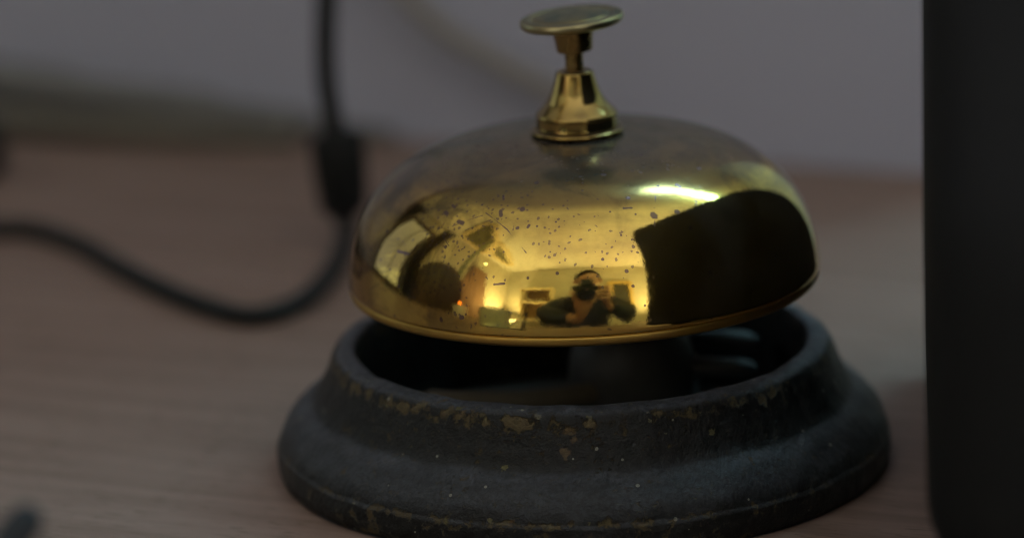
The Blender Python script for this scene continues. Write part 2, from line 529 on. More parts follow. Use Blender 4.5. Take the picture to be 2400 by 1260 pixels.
M_BASE = base_mat()
base = link('base', lathe(refine(prof), 384, close=True, jitter=base_jit), M_BASE, bell, angle=60)
M_INNER = plain('dark_iron', (0.085, 0.086, 0.088), 0.55, scale=300, var=0.4)
M_LEVER = plain('dull_bronze', (0.20, 0.165, 0.12), 0.55, metal=0.0, scale=200, var=0.3)
link('floor_plate', lathe([(0, 1.2), (30.9, 1.2), (30.9, 2.6), (0, 2.6)], 96), M_INNER, base)
# the striking work inside the base
bm = bmesh.new()
tube(bm, spline([(-0.0235, 0.004, 0.0078), (-0.018, 0.0015, 0.0080), (-0.011, 0.0005, 0.0081), (-0.004, 0.0015, 0.0081), (0.004, 0.005, 0.0080)], 8), [0.0010] * 4 + [0.0016] * 29, 14)
link('lever', bm, M_LEVER, bell)
o = link('striker', lathe([(0, 2.6), (8.8, 2.6), (9.1, 4.0), (9.1, 9.0), (8.9, 11.5), (8.1, 14.0), (6.6, 16.2), (4.6, 17.7), (2.2, 18.4), (0, 18.6)], 48), M_INNER, bell)
o.location = (0.0072, 0.010, 0)
bm = bmesh.new(); tube(bm, [(0.0072, 0.010, 0.018), (0.0009, 0.0002, 0.0458)], 0.0012, 12)
link('rod', bm, M_INNER, bell)
M_STEEL = plain('grey_steel', (0.045, 0.046, 0.047), 0.6)
for pts_ in (((0.014, 0.026, 0.0140), (0.020, 0.0245, 0.0142), (0.0262, 0.023, 0.0138)), ((0.015, 0.016, 0.0118), (0.020, 0.0150, 0.0120), (0.0258, 0.0140, 0.0116)), ((0.0155, 0.007, 0.0105), (0.020, 0.0060, 0.0105), (0.0245, 0.0058, 0.0102))):
    bm = bmesh.new(); tube(bm, spline(pts_, 6), [0.0014] * 10 + [0.0012, 0.0009, 0.0005], 12)
    link('spring_arm', bm, M_STEEL, bell)

# dome and button share one slight lean (0.75 degrees) and offset against the base
lean = Matrix.Translation((0.000877, 0, 0.017)) @ Matrix.Rotation(-0.0146, 4, 'Y') @ Matrix.Translation((0, 0, -0.017))

RD, ZD, HD, ND = 32.6, 20.0, 26.27, 3.05
outer = []
NS = 260
for i in range(NS + 1):
    s = (i / NS) * math.pi / 2
    r = RD * math.sin(s) ** (2 / ND); z = ZD + HD * max(0.0, math.cos(s)) ** (2 / ND)
    outer.append((r, z))
outer = [p for p in outer if p[1] > 27.7]
last_r = outer[-1][0]
rim = [(last_r + 0.02, 27.4), (last_r + 0.0, 27.05), (last_r - 0.08, 26.8), (last_r - 0.22, 26.62), (last_r - 0.40, 26.55), (last_r - 0.9, 26.5), (last_r - 1.45, 26.55)]
inner = [(max(0, r - 1.3 * (r / RD) ** 2), z - 1.2 if z > 44 else z - 1.2 * ((z - 26.5) / 18.0)) for r, z in outer if z > 27.2][::-1]
inner = inner[::4] + [inner[-1]]
inner[-1] = (0.0, inner[-1][1])
inner[0] = (last_r - 1.55, 27.4)
outer[0] = (0.0, outer[0][1])

# single stains and scratches on the dome (mm, dome space): start, end, radius
SPOT_DATA = [((-7.59,-23.53,41.84),(-7.59,-23.53,41.84),0.410),
    ((-10.40,-22.87,41.57),(-10.41,-23.59,41.08),0.264),
    ((-10.02,-20.39,43.01),(-10.03,-21.18,42.63),0.147),
    ((-16.07,-21.63,40.08),(-15.52,-22.11,40.01),0.322),
    ((-17.79,-19.14,40.80),(-17.56,-19.56,40.67),0.322),
    ((-20.45,-11.93,42.50),(-20.45,-11.93,42.50),0.234),
    ((-24.43,-17.93,35.49),(-22.90,-19.82,35.52),0.211),
    ((-6.94,-26.07,40.05),(-6.76,-25.91,40.24),0.199),
    ((-8.27,-25.80,39.94),(-8.27,-25.80,39.94),0.270),
    ((-5.72,-26.24,40.16),(-5.72,-26.24,40.16),0.164),
    ((-11.60,-28.94,33.35),(-10.29,-29.37,33.52),0.152),
    ((-3.34,-30.42,34.86),(-3.34,-30.42,34.86),0.223),
    ((-7.18,-29.99,34.29),(-7.18,-29.99,34.29),0.211),
    ((-12.37,-22.36,41.25),(-9.67,-25.51,39.75),0.088),
    ((-9.67,-25.51,39.75),(-7.27,-28.39,37.25),0.088),
    ((-17.98,-20.61,39.68),(-19.83,-21.75,37.05),0.064),
    ((-18.62,-20.54,39.29),(-19.68,-21.45,37.54),0.059),
    ((-17.40,-23.51,37.34),(-18.24,-21.92,38.35),0.070),
    ((-16.89,-21.73,39.51),(-12.87,-22.51,40.97),0.076),
    ((-15.19,-23.23,39.25),(-11.76,-23.58,40.62),0.059),
    ((9.85,-21.85,42.32),(9.51,-25.96,39.37),0.117),
    ((9.47,-24.74,40.49),(9.47,-24.74,40.49),0.557),
    ((6.26,-22.82,42.50),(6.26,-22.82,42.50),0.322),
    ((12.77,-18.75,43.02),(13.20,-19.11,42.74),0.211),
    ((10.27,-19.87,43.18),(10.27,-19.87,43.18),0.211),
    ((15.19,-20.80,41.10),(15.19,-20.80,41.10),0.164),
    ((16.03,-20.75,40.72),(16.03,-20.75,40.72),0.152),
    ((12.59,-23.36,40.46),(12.59,-23.36,40.46),0.410),
    ((3.84,-25.12,41.36),(3.84,-25.12,41.36),0.164),
    ((5.12,-27.67,38.82),(5.12,-27.67,38.82),0.188),
    ((5.59,-30.17,34.67),(5.59,-30.17,34.67),0.270),
    ((6.34,-30.72,32.78),(6.34,-30.72,32.78),0.234),
    ((2.60,-29.77,36.29),(2.60,-29.77,36.29),0.223),
    ((7.14,-25.07,40.85),(7.14,-25.07,40.85),0.164),
    ((5.65,-24.46,41.58),(6.63,-24.29,41.53),0.176),
    ((-3.25,-26.17,40.60),(-3.25,-26.17,40.60),0.141),
    ((-5.59,-19.07,44.20),(-5.59,-19.07,44.20),0.352),
    ((-2.16,-31.59,31.71),(-2.16,-31.59,31.71),0.129),
    ((-4.14,-28.94,37.36),(-4.14,-28.94,37.36),0.129),
    ((-1.63,-23.32,42.66),(-1.63,-23.32,42.66),0.117),
    ((0.97,-27.43,39.59),(0.97,-27.43,39.59),0.129),
    ((-10.21,-27.47,37.25),(-10.21,-27.47,37.25),0.152),
    ((-12.86,-20.86,41.99),(-12.86,-20.86,41.99),0.188),
    ((-16.85,-18.59,41.60),(-16.52,-19.24,41.40),0.176),]
DOME_SPOTS = [(Vector(a) * MM, Vector(b) * MM, q * MM) for a, b, q in SPOT_DATA]
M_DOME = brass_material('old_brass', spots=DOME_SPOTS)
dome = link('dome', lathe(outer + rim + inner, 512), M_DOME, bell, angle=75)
M_RIM = brass_material('satin_rim_brass', dust=0.1, specks=False, rough=0.42, tint=(0.48, 0.30, 0.068), tarnish=0.0, dusttop=(0.9, 1.0))
lr = last_r
edge_ = [(lr - 1.5, 26.58), (lr - 0.42, 26.60), (lr - 0.24, 26.50), (lr - 0.15, 26.30), (lr - 0.13, 26.0), (lr - 0.18, 25.70), (lr - 0.34, 25.45), (lr - 0.58, 25.28), (lr - 0.9, 25.22), (lr - 1.25, 25.30), (lr - 1.5, 25.6)]
link('rim', lathe(edge_, 512, close=True), M_RIM, dome, angle=60)
dome.matrix_parent_inverse = Matrix(); dome.matrix_local = lean

M_KNOB = brass_material('knob_brass', dust=0.35, specks=False, rough=0.13, tint=(0.40, 0.29, 0.095), dusttop=(0.8, 1.0))
M_SHANK = brass_material('tarnished_brass', dust=0.2, specks=False, rough=0.26, tint=(0.34, 0.24, 0.09), dusttop=(0.8, 1.0))
M_BUTTON = brass_material('dull_button_brass', dust=0.9, specks=False, rough=0.32, tint=(0.46, 0.44, 0.27), dusttop=(0.6, 0.95))
def kn(name, profile, mat, extra=None, seg=128):
    body_ = [profile[0]] + refine(profile[1:-1], 4) + [profile[-1]]
    o = link(name, lathe(body_ if len(profile) > 5 else profile, seg), mat, bell, angle=35)
    o.matrix_local = lean @ extra if extra is not None else lean
    return o
kn('washer', [(0, 46.55), (6.1, 46.45), (6.35, 46.65), (6.3, 46.95), (5.9, 47.1), (0, 47.15)], M_KNOB)
kn('collar', [(0, 47.1), (5.45, 47.15), (5.6, 47.3), (5.55, 47.55), (5.5, 48.7), (5.6, 48.9), (5.52, 49.15), (5.15, 49.55), (4.6, 50.1), (4.05, 50.75),
              (3.6, 51.5), (3.25, 52.3), (2.95, 53.2), (2.7, 54.1), (2.58, 54.6), (2.42, 54.85), (2.1, 54.95), (1.3, 54.95), (0, 54.95)], M_KNOB)
kn('stem', [(0, 54.5), (1.24, 54.5), (1.24, 57.9), (0, 57.9)], M_SHANK, seg=48)
bt = Matrix.Translation((0, 0, 0.0605)) @ Matrix.Rotation(R(-3.4), 4, 'Y') @ Matrix.Translation((0, 0, -0.0605))
kn('button_shank', [(0, 57.55), (2.1, 57.55), (2.38, 57.65), (2.46, 57.9), (2.62, 59.3), (2.78, 60.6), (2.9, 61.0), (0, 61.0)], M_SHANK, bt, seg=96)
kn('button', [(0, 60.6), (2.9, 60.55), (4.2, 60.75), (5.6, 61.0), (6.5, 61.2), (6.88, 61.4), (7.05, 61.7), (7.08, 62.0), (6.98, 62.3), (6.7, 62.48), (6.2, 62.56), (5.75, 62.52), (5.55, 62.38), (5.35, 62.36),
              (5.15, 62.50), (4.8, 62.66), (3.5, 62.92), (2.0, 63.08), (0, 63.14)], M_BUTTON, bt)

# ------------------------------------------------------------------ cords and other things on the desk
cable = empty('black_cable', (-0.0402, 0.122, 0))
tag(cable, 'thin black cable hanging down to an inline lump, then curling left across the desk', 'cable')
inv = Vector((0.0402, -0.122, 0))
hang = [(-0.0402, 0.1219, 0.075), (-0.0403, 0.1219, 0.050), (-0.0413, 0.1219, 0.0347), (-0.0414, 0.1219, 0.0273), (-0.0407, 0.1219, 0.0215), (-0.0402, 0.1219, 0.0180)]
bm = bmesh.new(); tube(bm, [p + inv for p in map(Vector, spline(hang, 8))], 0.0018, 14)
link('wire', bm, M_BLACKCORD, cable)
bm = bmesh.new()
bl = [(-0.0404, 0.1222, 0.0196), (-0.0403, 0.1221, 0.0188), (-0.0401, 0.1220, 0.0178), (-0.0398, 0.1215, 0.0120), (-0.0394, 0.1205, 0.0062), (-0.0392, 0.1200, 0.0048)]
tube(bm, [Vector(p) + inv for p in bl], [0.0024, 0.0042, 0.0048, 0.0046, 0.0041, 0.0024], 24)
link('inline_lump', bm, plain('black_gloss_plastic', (0.003, 0.003, 0.0035), 0.6, spec=0.2), cable)
run = [(-0.0392, 0.1200, 0.0048), (-0.0390, 0.1165, 0.0026), (-0.0393, 0.110, 0.0017), (-0.0408, 0.0944, 0.0016), (-0.0447, 0.0781, 0.0016), (-0.0516, 0.0714, 0.0016), (-0.0597, 0.0785, 0.0016),
       (-0.0676, 0.0897, 0.0016), (-0.0761, 0.104, 0.0016), (-0.0842, 0.1188, 0.0016), (-0.0921, 0.129, 0.0016), (-0.0977, 0.132, 0.0016), (-0.1043, 0.1314, 0.0016), (-0.125, 0.128, 0.0016), (-0.17, 0.14, 0.0016)]
bm = bmesh.new(); tube(bm, [p + inv for p in map(Vector, spline(run, 8))], 0.0017, 14)
link('cord', bm, M_BLACKCORD, cable)

# faint cord that hangs in front of the grey panel
def pan(u, z, off):   # point on the panel front, off metres in front of it
    d = Vector((math.cos(ang), math.sin(ang), 0)); nrm = Vector((math.sin(ang), -math.cos(ang), 0))
    return Vector((0, 0.183, 0)) + d * u + nrm * off + Vector((0, 0, z))
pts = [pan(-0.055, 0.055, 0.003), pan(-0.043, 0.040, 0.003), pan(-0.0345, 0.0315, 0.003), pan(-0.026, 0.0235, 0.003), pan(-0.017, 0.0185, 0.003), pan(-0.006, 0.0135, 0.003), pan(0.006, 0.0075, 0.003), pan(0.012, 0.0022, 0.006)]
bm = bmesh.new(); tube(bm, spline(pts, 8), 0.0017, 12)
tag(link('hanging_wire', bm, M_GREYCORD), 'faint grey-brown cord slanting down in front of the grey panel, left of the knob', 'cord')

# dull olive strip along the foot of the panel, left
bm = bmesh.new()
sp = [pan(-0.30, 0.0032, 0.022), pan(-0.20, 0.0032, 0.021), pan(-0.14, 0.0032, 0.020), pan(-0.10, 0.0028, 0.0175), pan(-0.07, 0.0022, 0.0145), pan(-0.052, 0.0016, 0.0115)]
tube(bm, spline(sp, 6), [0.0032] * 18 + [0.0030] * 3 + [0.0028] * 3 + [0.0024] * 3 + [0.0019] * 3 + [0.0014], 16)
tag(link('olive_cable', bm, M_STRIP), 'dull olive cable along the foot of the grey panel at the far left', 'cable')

# dark tapering tube behind it in place of shade on the panel, rising leftwards
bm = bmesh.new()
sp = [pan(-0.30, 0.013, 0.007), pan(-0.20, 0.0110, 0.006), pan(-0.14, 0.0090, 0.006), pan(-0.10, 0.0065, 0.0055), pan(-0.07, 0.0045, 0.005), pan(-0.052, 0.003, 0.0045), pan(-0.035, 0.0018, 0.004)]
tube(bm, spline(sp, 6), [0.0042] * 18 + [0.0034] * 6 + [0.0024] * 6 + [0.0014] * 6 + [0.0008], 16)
tag(link('foot_shade', bm, plain('foot_shade_grey', (0.13, 0.126, 0.125), 0.8)), 'dark grey tube standing in for shade at the foot of the grey panel, behind the olive cable', 'cable')

# black plug at the left border
plug = empty('black_plug', (-0.110, 0.178, 0))
tag(plug, 'black plug lying on the desk at the left border, far from the bell', 'plug')
bm = bmesh.new(); box(bm, (-0.030, -0.006, 0.0), (0.0045, 0.006, 0.010)); bevel(bm, 0.0025, 3)
link('shell', bm, M_BLACKCORD, plug)
bm = bmesh.new(); tube(bm, [(-0.029, 0, 0.005), (-0.06, 0.004, 0.004), (-0.10, 0.01, 0.003)], [0.0028, 0.002, 0.002], 12)
link('strain_relief', bm, M_BLACKCORD, plug)

# dark blue-grey cord tip rising into the lower left corner, nearer than the bell
stick = empty('cord_tip', (-0.085, -0.165, 0.0))
tag(stick, 'blurred dark blue-grey cord end poking in at the lower left corner', 'cord')
o0 = Vector((-0.0575 + 0.085, -0.1268 + 0.165, 0.0372))
pts = [o0, o0 + Vector((-0.0012, -0.0014, -0.0010)), o0 + Vector((-0.003, -0.0035, -0.003)), o0 + Vector((-0.008, -0.010, -0.010)), Vector((0.010, 0.016, 0.013)), Vector((0.0, 0.0, 0.0022)), Vector((-0.05, -0.05, 0.0022)), Vector((-0.12, -0.07, 0.0022))]
q = spline(pts, 6)
bm = bmesh.new(); tube(bm, q, [0.0006, 0.0011, 0.0014, 0.0016, 0.0018, 0.0019] + [0.0020] * (len(q) - 6), 16)
link('cord', bm, M_BLUE, stick)

# the black device to the right of the bell: wedge-shaped, its left face nearly edge-on to the lens
dev = empty('black_device', (0.0477, 0.0, 0.0))
dev.rotation_euler = (0, 0, -math.atan(0.0957))
tag(dev, 'tall matt black box with rounded lower edge, cropped at the right of the bell', 'box')
bm = bmesh.new()
prism(bm, [(-0.096, 0.012), (-0.074, 0.134), (-0.062, 0.146), (-0.050, 0.143), (0.004, 0.066), (0.040, 0.034), (0.044, 0.012)], 0.0, 0.10, lambda p, x: (x, p[0], p[1]))
bevel(bm, 0.009, 6)
link('case', bm, M_DEVICE, dev, angle=30)
for fx, fy in ((0.018, -0.070), (0.082, -0.070), (0.018, 0.028), (0.082, 0.028)):
    bm = bmesh.new(); tube(bm, [(fx, fy, 0.0), (fx, fy, 0.0122)], [0.0075, 0.0085], 24)
    link('rubber_foot', bm, M_BLACKCORD, dev)

# ------------------------------------------------------------------ what the polished dome mirrors
lamp = empty('ceiling_lamp', (0.80, 0.76, Z1))
tag(lamp, 'long cool white ceiling lamp whose glare is mirrored high on the dome', 'lamp')
bm = bmesh.new(); box(bm, (-0.44, -0.075, -0.10), (0.44, 0.075, -0.075)); bevel(bm, 0.006, 2)
kl = NT('lamp_diffuser')
em = kl.n('ShaderNodeEmission'); em.inputs[0].default_value = (*COOL, 1); em.inputs[1].default_value = LAMP_E
kl.t.links.new(em.outputs[0], kl.out.inputs[0])
link('diffuser', bm, kl.m, lamp)
M_WHITE = plain('white_paint', (0.75, 0.74, 0.70), 0.5)
for sx in (-0.4, 0.4):
    bm = bmesh.new(); tube(bm, [(sx, 0, -0.0745), (sx, 0, 0.0)], 0.008, 12)
    link('hanger', bm, M_WHITE, lamp)

# roof panels on the ceiling at the left
M_OLIVE = plain('olive_board', (0.13, 0.125, 0.07), 0.7, scale=8)
M_EDGE = plain('pale_edge', (0.78, 0.66, 0.40), 0.6)
def ceil_panel(poly, label):
    e = empty('ceiling_board', (poly[0][0], poly[0][1], Z1))
    tag(e, label, 'board')
    o = Vector((poly[0][0], poly[0][1]))
    c = sum((Vector(p) for p in poly), Vector((0, 0))) / len(poly)
    bm = bmesh.new(); prism(bm, [Vector(p) - o for p in poly], -0.03, -0.002, lambda p, z: (p[0], p[1], z))
    link('board', bm, M_OLIVE, e, smooth=False)
    bm = bmesh.new()
    n = len(poly)
    for i in range(n):
        a = Vector(poly[i]) - o; b = Vector(poly[(i + 1) % n]) - o
        dd = (b - a).normalized(); nn = Vector((dd.y, -dd.x))
        if nn.dot((a + b) / 2 - (c - o)) < 0: nn = -nn
        q = [a, b, b + nn * 0.07, a + nn * 0.07]
        prism(bm, q, -0.05 - 0.001 * i, -0.004, lambda p, z: (p[0], p[1], z))
    link('edging', bm, M_EDGE, e, smooth=False)
ceil_panel([(-1.42, -0.12), (-0.84, 0.03), (-1.06, -0.52), (-1.55, -0.84)], 'olive board on the ceiling, larger of two mirrored at left of the dome')
ceil_panel([(-1.40, -1.02), (-1.06, -0.62), (-1.16, -1.00), (-1.42, -1.62)], 'olive board on the ceiling, narrower of two mirrored at left of the dome')

# brown chair at the left of the desk
M_SEAT = plain('tan_seat', (0.20, 0.13, 0.05), 0.7)
chair = empty('brown_chair', (-0.86, -0.22, Z0))
chair.rotation_euler = (0, 0, R(18))
tag(chair, 'brown round-backed chair mirrored at the lower left of the dome', 'chair')
bm = bmesh.new()
arc = [(-0.04 + 0.0 * t, 0.23 * math.cos(math.pi * t / 16), 0.86 + 0.30 * math.sin(math.pi * t / 16)) for t in range(17)]
poly = [(p[1], p[2]) for p in arc] + [(-0.22, 0.50), (0.22, 0.50)]
prism(bm, poly, -0.02, 0.02, lambda p, x: (x, p[0], p[1])); bevel(bm, 0.006, 2)
link('backrest', bm, M_CHAIR, chair)
bm = bmesh.new(); box(bm, (-0.42, -0.22, 0.42), (-0.022, 0.22, 0.47)); bevel(bm, 0.012, 3)
link('seat', bm, M_SEAT, chair)
for sx in (-0.40, -0.045):
    for sy in (-0.19, 0.19):
        bm = bmesh.new(); tube(bm, [(sx, sy, 0.0), (sx, sy, 0.419)], [0.014, 0.019], 12)
        link('leg', bm, M_CHAIR, chair)

# candle and glass on the desk
candle = empty('candle', (-0.50, -0.285, 0))
tag(candle, 'small lit white candle standing on the desk, mirrored low on the dome', 'candle')
kw = NT('white_wax')
kw.set(Base_Color=(0.72, 0.60, 0.50), Roughness=0.5)
bm = lathe([(0, 0.0), (37, 0.0), (39, 1.0), (39, 46), (37.5, 48), (34, 46.5), (6, 45.6), (0, 45.6)], 40)
link('wax', bm, kw.m, candle)
bm = bmesh.new(); tube(bm, [(0, 0, 0.0455), (0.0004, 0, 0.055)], 0.0012, 8)
link('wick', bm, M_BLACKCORD, candle)
kf = NT('flame')
em = kf.n('ShaderNodeEmission'); em.inputs[0].default_value = (1.0, 0.30, 0.04, 1); em.inputs[1].default_value = 7.0
kf.t.links.new(em.outputs[0], kf.out.inputs[0])
link('flame', lathe([(0, 51.0), (3.4, 53), (5.2, 57), (4.4, 63), (2.0, 69.0), (0, 74)], 20), kf.m, candle)

glass = empty('glass_mug', (-0.215, -0.245, 0))
tag(glass, 'low greenish glass mug with a round handle, mirrored low on the dome', 'mug')
kg = NT('greenish_glass')
kg.set(Base_Color=(0.84, 0.92, 0.87), Roughness=0.05, IOR=1.45, Transmission_Weight=0.9)
link('bowl', lathe([(0, 0.0), (40, 0.0), (44, 2), (46, 48), (45, 49.5), (43.4, 48), (41.4, 5), (38, 4), (0, 4)], 64), kg.m, glass)
bm = bmesh.new(); tube(bm, spline([(0.0448, -0.012, 0.040), (0.062, -0.016, 0.042), (0.070, -0.018, 0.026), (0.060, -0.016, 0.010), (0.0432, -0.012, 0.012)], 6), 0.0035, 12)
link('handle', bm, kg.m, glass)

# pink board and pale post on the left wall
pink = empty('pink_board', (X0, -1.25, 0.0))
tag(pink, 'dusky pink board leaning against the left wall, mirrored beside the candle', 'board')
bm = bmesh.new()
prism(bm, [(-0.35, -0.74), (-0.05, 0.98), (0.34, 1.06), (0.62, -0.74)], 0.002, 0.03, lambda p, x: (x, p[0], p[1]))
link('sheet', bm, plain('dusky_pink', (0.27, 0.16, 0.11), 0.7), pink, smooth=False)
post = empty('grey_post', (-0.95, -0.44, Z0))
tag(post, 'thin grey-green upright post left of the pink board in the reflection', 'post')
bm = bmesh.new(); tube(bm, [(0, 0, 0.0), (0, 0, 1.95)], 0.026, 20); link('pole', bm, plain('grey_green', (0.20, 0.22, 0.15), 0.5), post)
bm = lathe([(0, 0), (110, 0), (112, 6), (60, 22), (0, 26)], 40); link('foot', bm, M_DEVICE, post)

# things against the back wall
win = empty('wall_cabinet', (-0.86, Y0, 0.40))
tag(win, 'pale open cabinet with white crockery on the wall behind the photographer', 'cabinet')
bm = bmesh.new()
for lo, hi in (((-0.30, 0.002, -0.40), (-0.27, 0.20, 0.36)), ((0.27, 0.002, -0.40), (0.30, 0.20, 0.36)), ((-0.27, 0.002, 0.332), (0.27, 0.199, 0.359)), ((-0.27, 0.002, -0.399), (0.27, 0.199, -0.372)), ((-0.27, 0.002, -0.03), (0.27, 0.197, -0.005))):
    box(bm, lo, hi)
link('carcass', bm, M_EDGE, win, smooth=False)
bm = bmesh.new(); box(bm, (-0.269, 0.003, -0.371), (0.269, 0.012, 0.331)); link('back_board', bm, plain('brown_back', (0.22, 0.14, 0.07), 0.7), win, smooth=False)
for bx, rr in ((-0.10, 55), (0.09, 75)):
    o = link('white_bowl', lathe([(0, 0), (rr * 0.5, 0), (rr, 60), (rr - 3, 60), (rr * 0.45, 5), (0, 4)], 32), M_WHITE)
    o.location = (-0.86 + bx, Y0 + 0.10, 0.40 - 0.0045)
    tag(o, 'wider white bowl on the cabinet shelf behind the photographer' if rr > 60 else 'smaller white bowl on the cabinet shelf behind the photographer', 'bowl')

pic = empty('picture_frame', (0.66, Y0, 0.52))
tag(pic, 'dark picture in a gilt frame on the wall behind the photographer', 'picture')
bm = bmesh.new()
for lo, hi in (((-0.24, 0.002, 0.34), (0.24, 0.035, 0.42)), ((-0.24, 0.002, -0.42), (0.24, 0.034, -0.34)), ((-0.24, 0.002, -0.34), (-0.16, 0.033, 0.34)), ((0.16, 0.002, -0.34), (0.24, 0.032, 0.34))):
    box(bm, lo, hi)
link('frame', bm, plain('gilt', (0.62, 0.45, 0.16), 0.45), pic, smooth=False)
bm = bmesh.new(); box(bm, (-0.159, 0.003, -0.339), (0.159, 0.012, 0.339)); link('canvas', bm, plain('dark_canvas', (0.05, 0.05, 0.04), 0.6), pic, smooth=False)

pend = empty('small_bulb', (-0.95, -0.66, Z1))
tag(pend, 'tiny bright bulb hanging on a wire, a green-white sparkle on the dome', 'bulb')
bm = bmesh.new(); tube(bm, [(0, 0, 0), (0, 0, -0.78)], 0.003, 8); link('wire', bm, M_BLACKCORD, pend)
kb = NT('bulb_glow')
em = kb.n('ShaderNodeEmission'); em.inputs[0].default_value = (0.75, 1, 0.85, 1); em.inputs[1].default_value = 12
kb.t.links.new(em.outputs[0], kb.out.inputs[0])
link('bulb', lathe([(0, -815), (9, -811), (13, -803), (11, -792), (6, -781), (0, -779)], 20), kb.m, pend)

# stands and shades of the two added uplighters, kept out of sight
for k, (loc_, watt) in enumerate(FILL_UPLIGHTS):
    fl = empty('added_uplighter', (loc_[0], loc_[1], Z0))
    tag(fl, ('low uplighter added to light the ceiling, in the corner on the cabinet side', 'low uplighter added to light the ceiling, in the corner on the picture side')[k], 'lamp', group='added uplighters behind the photographer')
    link('shade', lathe([(12, 575), (60, 582), (150, 640), (182, 712), (182, 716), (178, 712), (146, 643), (58, 588), (12, 581)], 40, close=True), M_DEVICE, fl)
    bm = bmesh.new(); tube(bm, [(0, 0, 0.02), (0, 0, 0.585)], 0.012, 12); link('pole', bm, M_DEVICE, fl)
    link('foot', lathe([(0, 0), (130, 0), (132, 8), (120, 20), (0, 24)], 40), M_DEVICE, fl)

# window in the left wall
win2 = empty('window', (X0, 0.70, 0.58))
tag(win2, 'pale window with a dark bar in the left wall, mirrored at the left rim of the dome', 'window')
kw2 = NT('window_daylight')
em = kw2.n('ShaderNodeEmission'); em.inputs[0].default_value = (0.80, 0.95, 0.92, 1); em.inputs[1].default_value = WINDOW_E
kw2.t.links.new(em.outputs[0], kw2.out.inputs[0])
bm = bmesh.new(); box(bm, (0.004, -0.36, -0.55), (0.010, 0.36, 0.60)); link('pane', bm, kw2.m, win2, smooth=False)
bm = bmesh.new()
for lo, hi in (((0.002, -0.42, 0.60), (0.05, 0.42, 0.68)), ((0.002, -0.42, -0.63), (0.051, 0.42, -0.55)), ((0.002, -0.42, -0.55), (0.049, -0.36, 0.60)), ((0.002, 0.36, -0.55), (0.049, 0.42, 0.60)),
               ((0.011, -0.09, -0.55), (0.025, -0.07, 0.60))):
    box(bm, lo, hi)
link('frame', bm, M_CHAIR, win2, smooth=False)
M_CURT = plain('brown_curtain', (0.075, 0.058, 0.030), 0.9, scale=20, var=0.3)
def curtain(y0, y1, x, label, amp=0.03):
    bm = bmesh.new(); n = int((y1 - y0) / 0.025)
    rows = []
    for q in range(n + 1):
        y = y0 + (y1 - y0) * q / n
        dx = amp * math.sin(q * 1.1) + 0.4 * amp * math.sin(q * 2.7 + 1)
        rows.append([bm.verts.new((dx, y - y0, z)) for z in (0.02, 0.8, 1.6, 2.22)])
    for A, B in zip(rows, rows[1:]):
        for q in range(3): bm.faces.new((A[q], B[q], B[q + 1], A[q + 1]))
    bmesh.ops.solidify(bm, geom=list(bm.faces), thickness=0.006)
    e = empty('curtain', (x, y0, Z0)); tag(e, label, 'curtain')
    link('cloth', bm, M_CURT, e, angle=80)
    bm = bmesh.new(); tube(bm, [(0, -0.05, 2.24), (0, y1 - y0 + 0.05, 2.24)], 0.012, 12); link('rod', bm, M_DEVICE, e)
curtain(1.14, 1.86, X0 + 0.09, 'brown curtain in the far corner beyond the window, mirrored at the left rim')
curtain(0.00, 0.24, X0 + 0.09, 'narrow brown curtain between the window and the chair, a dark stripe on the dome')

# ------------------------------------------------------------------ the photographer mirrored in the dome
def skin_mesh(name, nodes, edges, mat, parent, root=0, levels=2):
    """nodes: list of (x,y,z,radius); a Skin + Subdivision surface"""
    me = bpy.data.meshes.new(name)
    me.from_pydata([n[:3] for n in nodes], edges, [])
    me.materials.append(mat)
    o = bpy.data.objects.new(name, me)
    COL.objects.link(o)
    m = o.modifiers.new('skin', 'SKIN'); m.use_smooth_shade = True
    s = o.modifiers.new('sub', 'SUBSURF'); s.levels = levels; s.render_levels = levels
    if not me.skin_vertices:
        me.skin_vertices.new(name='') if hasattr(me.skin_vertices, 'new') else None
    for i, n in enumerate(nodes):
        sv = me.skin_vertices[0].data[i]
        rr = n[3]
        sv.radius = rr if isinstance(rr, tuple) else (rr, rr)
        sv.use_root = (i == root)
    o.parent = parent
    return o

CB = CAM_P - FW * 0.150 + UP * 0.016   # centre of the hand-held camera's body
CS = 1.18
def L(r, f, u):                          # camera-body frame -> world
    return CB + RT * r * CS + FW * f + UP * u * CS

cm = empty('photo_camera', CB)
tag(cm, 'black camera with a long lens held up in front of the photographer face', 'camera')
rot = Matrix((RT, FW, UP)).transposed().to_4x4()
cm.rotation_euler = rot.to_euler()
cm.scale = (CS, 1.0, CS)
M_CAM = plain('camera_black', (0.012, 0.012, 0.013), 0.55)
bm = bmesh.new(); box(bm, (-0.060, -0.034, -0.050), (0.060, 0.030, 0.046)); bevel(bm, 0.010, 3); link('body', bm, M_CAM, cm)
bm = bmesh.new(); box(bm, (0.040, -0.02, -0.046), (0.070, 0.040, 0.040)); bevel(bm, 0.012, 3); link('grip', bm, M_CAM, cm)
bm = bmesh.new(); prism(bm, [(-0.034, 0.044), (-0.026, 0.088), (0.026, 0.088), (0.034, 0.044)], -0.03, 0.034, lambda p, y: (p[0], y, p[1])); bevel(bm, 0.005, 2); link('viewfinder', bm, M_CAM, cm)
LZ = -0.012
def ring(p):
    b2 = lathe(p, 64)
    bmesh.ops.rotate(b2, verts=b2.verts, cent=(0, 0, 0), matrix=Matrix.Rotation(R(-90), 3, 'X'))
    bmesh.ops.translate(b2, verts=b2.verts, vec=(0, 0, LZ))
    return b2
link('lens_barrel', ring([(0, 28), (34, 28), (34, 60), (36, 62), (36, 90), (34, 92), (36, 126), (33.5, 127), (32, 112), (0, 112)]), M_CAM, cm)
kgl = NT('lens_glass'); kgl.set(Base_Color=(0.01, 0.01, 0.015), Roughness=0.05)
